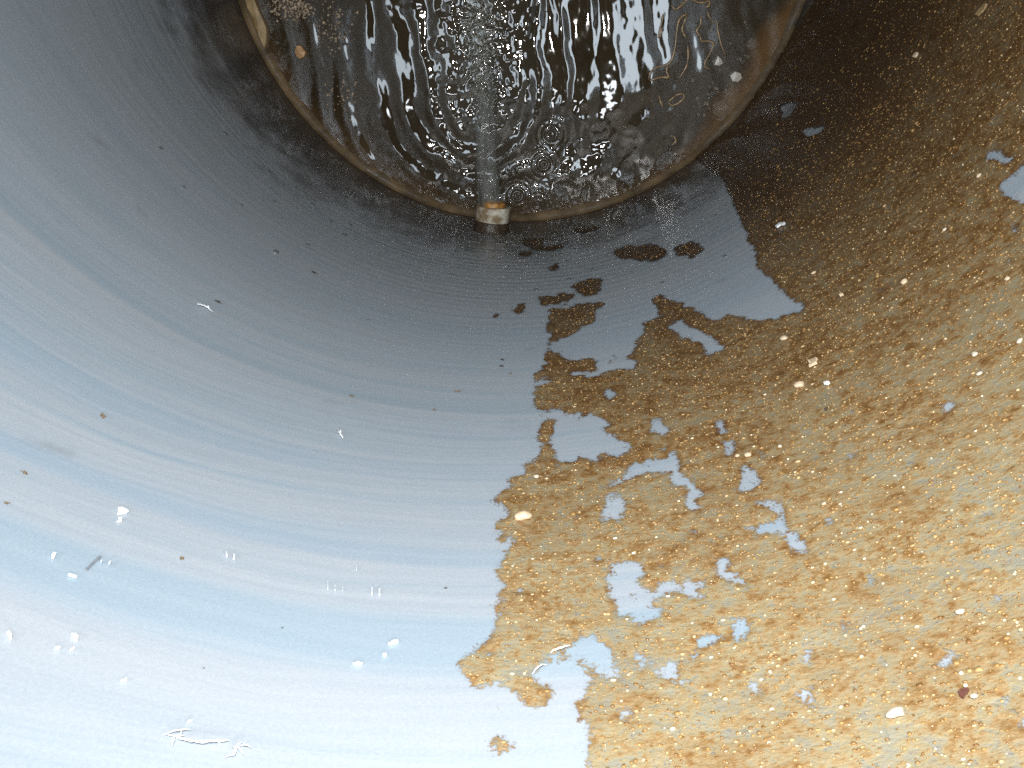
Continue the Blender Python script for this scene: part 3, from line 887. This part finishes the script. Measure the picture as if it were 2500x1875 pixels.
dl = ["longest thin white dash, leftmost of the upright dashes on the blue wall", "short thin white dash right beside the longest dash",
      "faint tiny white dash, third of the row of upright dashes", "upright white dash left of the thick white dash",
      "thick white dash, rightmost of the upright dashes on the blue wall", "lone small white dash above the row of upright dashes"]
for (nm, pl), lb in zip(dash, dl):
    flake(nm, lb, "scratch", pl, M_SCRATCH, thick=0.0016, group="white scratches on the blue wall")
dash = [R3([(1518, 1245), (1530, 1245), (1538, 1285), (1524, 1285)]), R3([(1570, 1262), (1590, 1262), (1586, 1302), (1568, 1302)]),
        R3([(724, 1320), (755, 1300), (748, 1325), (722, 1358)]), R3([(672, 1310), (692, 1300), (686, 1325), (674, 1332)])]
dl = ["narrow white mark left of the brightest mark under the fine slanting scratch", "bright oval white mark under the fine slanting scratch",
      "slanting white dash just right of the grey scuff", "faint slanting white dash touching the grey scuff"]
for pl, lb in zip(dash, dl):
    flake("white_scratch", lb, "scratch", pl, M_SCRATCH, thick=0.0016, group="white scratches on the blue wall")
flake("grey_scuff", "dark grey slanting scuff mark on the blue wall", "scuff mark",
      R3([(545, 1385), (600, 1330), (690, 1245), (705, 1255), (640, 1320), (570, 1390)]), M_GREY, lift=0.001, thick=0.0005)

def strand(name, label, cat, pts, wpx, mat, branches=(), lift=0.003):
    """frayed fibre: a main strand and side hairs as one mesh of tapering tubes"""
    V, Fc = [], []
    def add(pl, wp):
        pl = np.array(pl, float)
        # resample
        t_ = np.linspace(0, len(pl) - 1, len(pl) * 4)
        uu = np.interp(t_, np.arange(len(pl)), pl[:, 0]) + (rng.random(len(t_)) - .5) * wp * .5
        vv = np.interp(t_, np.arange(len(pl)), pl[:, 1]) + (rng.random(len(t_)) - .5) * wp * .5
        a, z, d = wall_at(uu, vv)
        h = lift + 0.0025 * np.sin(np.linspace(0, 3.1, len(t_)))
        P = np.stack([(1 - h) * np.cos(a), (1 - h) * np.sin(a), z], 1)
        b0 = len(V)
        for q in range(len(P)):
            tg = P[min(q + 1, len(P) - 1)] - P[max(q - 1, 0)]
            tg /= np.linalg.norm(tg) + 1e-9
            nn = -np.array([math.cos(a[q]), math.sin(a[q]), 0])
            sd = np.cross(tg, nn); sd /= np.linalg.norm(sd) + 1e-9
            r = wp * 0.85 / 2 / F * d[q] * (0.35 + 0.9 * math.sin(math.pi * (q + 0.7) / (len(P) + .4))) * (0.75 + 0.5 * rng.random())
            for k in range(6):
                an = 2 * math.pi * k / 6
                V.append(P[q] + sd * r * math.cos(an) + nn * r * 0.7 * math.sin(an))
        for q in range(len(P) - 1):
            for k in range(6):
                Fc.append((b0 + q * 6 + k, b0 + q * 6 + (k + 1) % 6, b0 + (q + 1) * 6 + (k + 1) % 6, b0 + (q + 1) * 6 + k))
        Fc.append(tuple(b0 + k for k in range(6))[::-1]); Fc.append(tuple(b0 + (len(P) - 1) * 6 + k for k in range(6)))
    add(pts, wpx)
    for b, wb in branches: add(b, wb)
    V = np.array(V); o_ = V.mean(0)
    o = link_mesh(name, mesh_py(name, (V - o_) * S, Fc), mat)
    o.location = tuple(o_ * S)
    return tag(o, label, cat)
strand("lint", "frayed curl of white lint low on the blue wall, largest white scrap there", "lint",
       R0([(825, 1212), (860, 1215), (880, 1235), (930, 1248), (990, 1255), (1050, 1248), (1090, 1240), (1125, 1235)]), 7.5, M_WHITE,
       [(R0([(800, 1212), (850, 1200), (900, 1192), (935, 1183)]), 3.5), (R0([(848, 1205), (850, 1240), (845, 1262)]), 5), (R0([(860, 1210), (885, 1225), (890, 1190)]), 5),
        (R0([(1060, 1245), (1080, 1262)]), 2.5), (R0([(870, 1230), (905, 1215)]), 3)])
strand("lint", "small tuft of white lint just right of the large frayed curl", "lint",
       R0([(1145, 1300), (1160, 1275), (1170, 1262), (1185, 1245)]), 6, M_WHITE,
       [(R0([(1140, 1270), (1165, 1280), (1190, 1300)]), 5), (R0([(1165, 1268), (1200, 1268), (1235, 1272)]), 2.5), (R0([(1160, 1290), (1150, 1315), (1100, 1320)]), 2.5)])
strand("lint", "thin bone-shaped white fibre on the grey part of the wall", "lint",
       RA([(1332, 800), (1328, 822), (1350, 828), (1385, 842), (1405, 852), (1435, 873)]), 3.4, M_WHITE, [(RA([(1385, 838), (1408, 848)]), 4)])
strand("lint", "short white fibre standing upright on the wall above the pale bands", "lint",
       RB([(343, 975), (352, 1000), (362, 1020), (378, 1035)]), 3.6, M_WHITE, [(RB([(352, 990), (366, 1000)]), 3)])

# brown dirt specks on the blue wall
for k, (u, v, r, lb) in enumerate([
        (252, 1018, 9.5, "round brown dirt speck with a bright glint, largest speck on the blue wall"),
        (858, 968, 7, "brown dirt speck on the edge of the pale line round the wall"),
        (1118, 957, 9, "oval brown dirt speck left of the silt edge, above the pale line"),
        (532, 738, 8, "dark brown dirt smear speck beside the bone-shaped white fibre"),
        (765, 666, 8, "dark brown dirt speck highest up on the left wall"),
        (1226, 879, 6, "upper dark dirt speck of the short chain left of the silt"),
        (1225, 895, 7, "lower dark dirt speck of the short chain left of the silt"),
        (1246, 913, 5, "small brown dirt speck at the foot of the short chain left of the silt"),
        (443, 1365, 9, "brown dirt speck among the white scratches on the lower left wall"),
        (14, 1231, 7, "small brown dirt speck at the very left edge of the photo"),
        (60, 1156, 8, "rusty dirt speck near the left edge, above the bean-shaped flake"),
        (1060, 1002, 6, "faint reddish dirt speck on the pale line round the wall"),
        (1088, 1438, 4.5, "tiny dark sliver of dirt just left of the crust, level with the white dashes"),
        (689, 1535, 3.0, "tiny dark dirt speck on the lowest dark blue band"),
        (497, 1634, 3.0, "tiny dark dirt speck below the lowest dark blue band")]):
    o = stone("dirt_speck", lb, "dirt speck", u, v, r, M_SPECK if k not in (3, 4, 5, 6, 12, 13, 14) else M_GRIME, 500 + k, "dirt specks on the blue wall",
              stretch=1.25, flat=0.35, lift=0.0016, rough=0.9)

# bigger stones and scraps lodged in the silt
stone("pebble", "round pale pebble lodged in the silt left of the torn white scrap", "pebble", 1917, 833, 10, M_STONE, 31)
stone("pebble", "dull tan pebble lodged in the silt below the torn white scrap", "pebble", 1956, 947, 12.5, M_STONE, 32, rough=0.55)
stone("pebble", "round white pebble in the silt near the right edge", "pebble", 2385, 873, 9, M_PALE, 33, stretch=1.0)
stone("pebble", "white pebble cut by the right edge of the photo", "pebble", 2495, 841, 8, M_PALE, 34)
stone("pebble", "shiny cream pebble in the silt just above the bare cross-shaped patch", "pebble", 1829, 1119, 9.5, M_STONE, 35)
stone("pebble", "small cream pebble left of the shiny cream pebble", "pebble", 1803, 1122, 5.5, M_STONE, 36)
stone("pebble", "broad cream pebble on the left margin of the silt", "pebble", 1279, 1270, 17, M_STONE, 37, stretch=1.4, rough=0.6)
stone("pebble", "bright white pebble near the ragged left margin of the silt, highest of those there", "pebble", 1310, 1173, 7, M_PALE, 38)
stone("pebble", "big white pebble alone in the pale silt at lower right", "pebble", 2190, 1755, 15, M_PALE, 39, stretch=1.7, rough=0.6)
stone("pebble", "white pebble just above the dark purple chip", "pebble", 2362, 1688, 6, M_PALE, 40)
stone("pebble", "flat white pebble right of the dark purple chip", "pebble", 2382, 1714, 7.5, M_PALE, 41, stretch=1.5)
stone("pebble", "white pebble in the pale silt, upper right of the dark purple chip", "pebble", 2348, 1506, 10, M_PALE, 42, stretch=1.4)
stone("pebble", "yellowish pebble in the dark silt at the upper right", "pebble", 2396, 434, 6.5, M_STONE, 43)
stone("pebble", "pale pebble in the dark silt above the big bare tongue's right end", "pebble", 2311, 567, 5.5, M_PALE, 44)
stone("pebble", "cream pebble near the right edge above the white pebble pair", "pebble", 2465, 688, 7, M_STONE, 45)
stone("pebble", "rounded glassy pebble in the silt, right of the blue tongue", "pebble", 2212, 695, 9, M_STONE, 46)
stone("pebble", "whitish pebble right below the rust-brown stretch near the right edge", "pebble", 2397, 921, 6, M_PALE, 47, stretch=1.6)
stone("pebble", "pale pebble in the silt straight right of the blue tongue's tip", "pebble", 1990, 672, 5, M_STONE, 48, stretch=1.5)
flake("chip", "dark purple-brown chip in the pale silt at lower right", "chip",
      R7([(1378, 1215), (1400, 1200), (1430, 1200), (1468, 1192), (1450, 1225), (1430, 1230), (1415, 1265), (1385, 1250)]), M_PURPLE, lift=0.006)
flake("scrap", "torn whitish scrap with a thin tail lying on the silt", "scrap",
      R8([(1865, 390), (1900, 395), (1990, 350), (2015, 360), (1990, 400), (2005, 425), (1960, 440), (1885, 478), (1880, 470), (1945, 420), (1915, 415), (1880, 420)]), M_STONE, lift=0.008)
flake("scrap", "pointed white scrap on the silt below the torn scrap", "scrap",
      R8([(2045, 652), (2075, 632), (2110, 625), (2133, 637), (2100, 655)]), M_WHITE, lift=0.008)
flake("scrap", "pale curved scrap at the top of the dark silt above the blue tongue", "scrap",
      [(1893, 562), (1905, 550), (1926, 546), (1922, 553), (1908, 556), (1898, 564)], M_WHITE, lift=0.008)
flake("scrap", "tan straw scrap in the dark silt at the top right corner", "scrap",
      [(2382, 45), (2398, 25), (2415, 4), (2423, 8), (2410, 30), (2392, 48)], M_TAN, lift=0.008)
flake("scrap", "short straw scrap in the dark upper silt below the tan straw", "scrap",
      [(2232, 145), (2240, 132), (2250, 128), (2247, 138), (2237, 147)], M_STONE, lift=0.008)
flake("scrap", "yellow straw scrap in the silt right of the blue tongue", "scrap",
      [(2050, 729), (2062, 722), (2066, 726), (2054, 732)], M_STONE, lift=0.008)
strand("film", "glossy pale film curling off the lower edge of the silt", "film", R6([(492, 1112), (515, 1090), (545, 1068), (580, 1055)]), 4, M_WHITE)
strand("film", "bright pale film strip along the silt edge above the curling film", "film", R6([(597, 980), (640, 970), (680, 958), (722, 935)]), 6, M_WHITE)
stone("fly", "tiny black fly-like speck on the brown silt", "speck", 2023, 1012, 4.5, M_DARK, 60, lift=0.010, rough=0.8)

# on the water by the rim
def on_water(name, label, cat, poly, mat, h=0.012, z=0.006, group=None):
    P, _ = level_at(np.array([p[0] for p in poly], float), np.array([p[1] for p in poly], float), z)
    pts = np.stack([P[0], P[1]], 1); c_ = pts.mean(0)
    n = len(pts)
    v = [(*((p - c_) * S), -h * .5 * S) for p in pts] + [(*((p - c_) * S * .93), h * (0.6 + 0.4 * rng.random()) * S) for p in pts] + [(0, 0, h * 1.2 * S)]
    f = [(k, (k + 1) % n, n + (k + 1) % n, n + k) for k in range(n)] + [(n + k, n + (k + 1) % n, 2 * n) for k in range(n)] + [tuple(range(n))[::-1]]
    o = link_mesh(name, mesh_py(name, v, f, False), mat)
    o.location = (c_[0] * S, c_[1] * S, z * S)
    return tag(o, label, cat, group)
def RC(pts): return [(500 + x / 2.765, y / 2.765) for x, y in pts]
def RD(pts): return [(1200 + x / 2.765, y / 2.765) for x, y in pts]
on_water("wood_chip", "long tan sliver of wood floating against the left rim of the water", "wood chip",
         RC([(265, -30), (330, -30), (365, 60), (400, 130), (425, 200), (425, 280), (408, 338), (370, 250), (330, 140), (290, 50)]), M_TAN)
on_water("pebble", "orange pebble on the water near the left rim", "pebble",
         RC([(610, 345), (622, 310), (650, 305), (688, 350), (680, 385), (645, 400), (622, 380)]), M_ORANGE, h=0.016)
on_water("wax_piece", "pale angular piece floating among bubbles by the right rim", "floating piece",
         RD([(1605, 510), (1640, 480), (1680, 495), (1690, 530), (1660, 555), (1620, 550)]), M_FOAM, h=0.012)
on_water("wax_piece", "small pale pointed piece floating upper left of the angular pale piece", "floating piece",
         RD([(1500, 440), (1525, 375), (1550, 400), (1560, 430), (1530, 445)]), M_FOAM, h=0.010)
on_water("wax_piece", "tiny yellowish piece floating close to the lower right rim", "floating piece",
         RD([(1225, 1040), (1240, 1028), (1252, 1035), (1240, 1050)]), M_FOAM, h=0.008)
# bubbles in the cluster by the right rim
bub = []
for k in range(46):
    x, y = (rng.normal(1620, 130), rng.normal(420, 130)) if k < 34 else (rng.normal(1420, 40), rng.normal(740, 60))
    if x > 1880 - max(0, y - 200) * 0.75: x -= 180
    bub.append((x, y, 2.0 + 3.2 * rng.random()**2))
bub += [(1757, 300, 18), (1545, 735, 26)]
bm0 = None
for k, (x, y, r) in enumerate(bub):
    (u, v), = RD([(x, y)])
    P, t_ = level_at(np.float64(u), np.float64(v), 0.004)
    if np.hypot(P[0], P[1]) > 0.94: continue
    rw = r / F * float(t_) * S * (1.0 if r < 10 else 0.8)
    if bm0 is None or r > 10:
        me = blob_mesh("bubble", 1.0, 900 + k, 2, 0.62, 0.05, 1.0)
        me.materials.append(M_BUBBLE)
        if bm0 is None: bm0 = me
    o = bpy.data.objects.new("bubble", bm0 if r < 10 else me)
    COL.objects.link(o)
    o.location = (P[0] * S, P[1] * S, 0.005 * S)
    o.scale = (rw, rw, rw)
    if r > 20: tag(o, "wide clear bubble touching the lower right rim, largest bubble", "bubble", "bubbles on the water")
    elif r > 10: tag(o, "tall clear bubble near the right rim, second largest bubble", "bubble", "bubbles on the water")
    else: tag(o, "tiny bubble floating in the scatter near the right rim", "bubble", "bubbles on the water")
def add_light_line(label, pts, wpx):  # solid tan tube shaped after the wavy light in the ripples
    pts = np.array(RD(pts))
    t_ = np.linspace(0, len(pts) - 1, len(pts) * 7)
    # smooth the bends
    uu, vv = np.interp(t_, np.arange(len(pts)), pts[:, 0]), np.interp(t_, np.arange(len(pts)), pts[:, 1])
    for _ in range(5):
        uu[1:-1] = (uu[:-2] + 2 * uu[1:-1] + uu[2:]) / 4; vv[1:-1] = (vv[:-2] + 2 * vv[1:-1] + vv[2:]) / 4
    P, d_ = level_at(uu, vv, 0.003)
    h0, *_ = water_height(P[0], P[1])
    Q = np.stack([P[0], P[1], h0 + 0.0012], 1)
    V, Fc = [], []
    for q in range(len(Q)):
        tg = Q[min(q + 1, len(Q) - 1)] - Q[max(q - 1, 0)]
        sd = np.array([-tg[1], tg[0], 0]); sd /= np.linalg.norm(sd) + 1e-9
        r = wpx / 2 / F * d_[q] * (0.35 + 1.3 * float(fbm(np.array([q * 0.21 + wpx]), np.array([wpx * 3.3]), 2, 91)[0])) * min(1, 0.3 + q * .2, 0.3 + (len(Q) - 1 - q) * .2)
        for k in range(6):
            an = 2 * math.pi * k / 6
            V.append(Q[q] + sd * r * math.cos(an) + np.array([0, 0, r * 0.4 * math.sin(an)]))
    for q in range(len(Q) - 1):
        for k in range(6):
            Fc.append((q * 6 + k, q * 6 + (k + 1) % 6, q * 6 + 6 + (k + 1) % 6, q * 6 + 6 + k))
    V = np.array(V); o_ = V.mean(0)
    o = link_mesh("light_line", mesh_py("light_line", (V - o_) * S, Fc), M_LIGHT_LINE)
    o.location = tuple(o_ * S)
    tag(o, label, "silt strand", "tan lines modelled after light in the ripples")
M_LIGHT_LINE = simple("tan_light_line", (0.24, 0.15, 0.065), 0.3, 60, 0.4)
add_light_line("long tan light line running down the water to a forked foot, left of the others", [(1330, 95), (1290, 105), (1262, 140), (1250, 220), (1240, 320), (1220, 400), (1190, 440), (1120, 450), (1070, 490), (1060, 540)], 6)
add_light_line("short thick tan light line at the forked foot of the long line", [(1190, 440), (1180, 480), (1200, 525), (1140, 520), (1070, 545)], 7)
add_light_line("short tan light line beside the head of the long line", [(1320, 110), (1300, 150), (1285, 200), (1300, 235), (1315, 255)], 6)
add_light_line("small tan loop lying left of the long strand's head", [(1160, 90), (1150, 150), (1130, 220), (1128, 255), (1140, 245), (1155, 180)], 4.5)
add_light_line("tan zigzag light line crossing the top edge of the photo", [(1212, 35), (1240, 68), (1280, 40), (1310, 5), (1340, -10), (1400, 18), (1440, 15), (1475, 5), (1470, 40), (1440, 50)], 6)
add_light_line("wavy tan light line below the zigzag one", [(1415, 95), (1415, 160), (1380, 210), (1410, 245), (1415, 280), (1470, 275), (1505, 295), (1480, 350), (1440, 420), (1440, 455), (1475, 465)], 6)
add_light_line("thin tan light line running nearest to the scattered bubbles", [(1458, 70), (1470, 120), (1500, 155), (1520, 135), (1530, 220), (1550, 300), (1575, 370)], 4)
add_light_line("slim tan light line straight below the head of the long line", [(1325, 305), (1330, 380), (1320, 440), (1300, 480), (1270, 525)], 5)
add_light_line("tan ring of rippled light above the bluish reflection", [(1195, 690), (1215, 670), (1250, 640), (1300, 630), (1300, 665), (1260, 700), (1215, 715), (1195, 690)], 5)
add_light_line("short tan comma of rippled light left of the tan ring", [(1130, 640), (1140, 680), (1155, 720)], 6)
add_light_line("tan hook of rippled light nearest to the lower right rim", [(1205, 918), (1235, 922), (1248, 950), (1220, 980)], 6)
# scum of fine crumbs at the upper left of the water
n = 420
sx_ = np.concatenate([rng.normal(600, 75, 260), rng.normal(860, 60, 110), rng.normal(930, 60, 50)])
sy_ = np.concatenate([rng.normal(45, 45, 260), rng.normal(190, 90, 110), rng.normal(620, 60, 50)])
P, t_ = level_at(500 + sx_ / 2.765, sy_ / 2.765, 0.004)
ok = np.hypot(P[0], P[1]) < 0.92
sz_ = 0.0022 + 0.0045 * rng.random(n)**2.5
hgt_, *_ = water_height(P[0], P[1])
v = (ico_v[None] * (1 + .5 * (rng.random((n, 12, 1)) - .5)) * sz_[:, None, None] * np.array([1, 1, .6]) + np.stack([P[0], P[1], hgt_ + 0.001], 1)[:, None, :])[ok].reshape(-1, 3) * S
f = (ico_f[None] + 12 * np.arange(ok.sum())[:, None, None]).reshape(-1, 3)
M_SCUM = simple("scum", (0.36, 0.27, 0.18), 0.3, 200, 0.5)
tag(link_mesh("scum", mesh_np("scum", v, f, False), M_SCUM), "pale scum of crumbs and froth floating at the upper left of the water", "scum", kind="stuff")
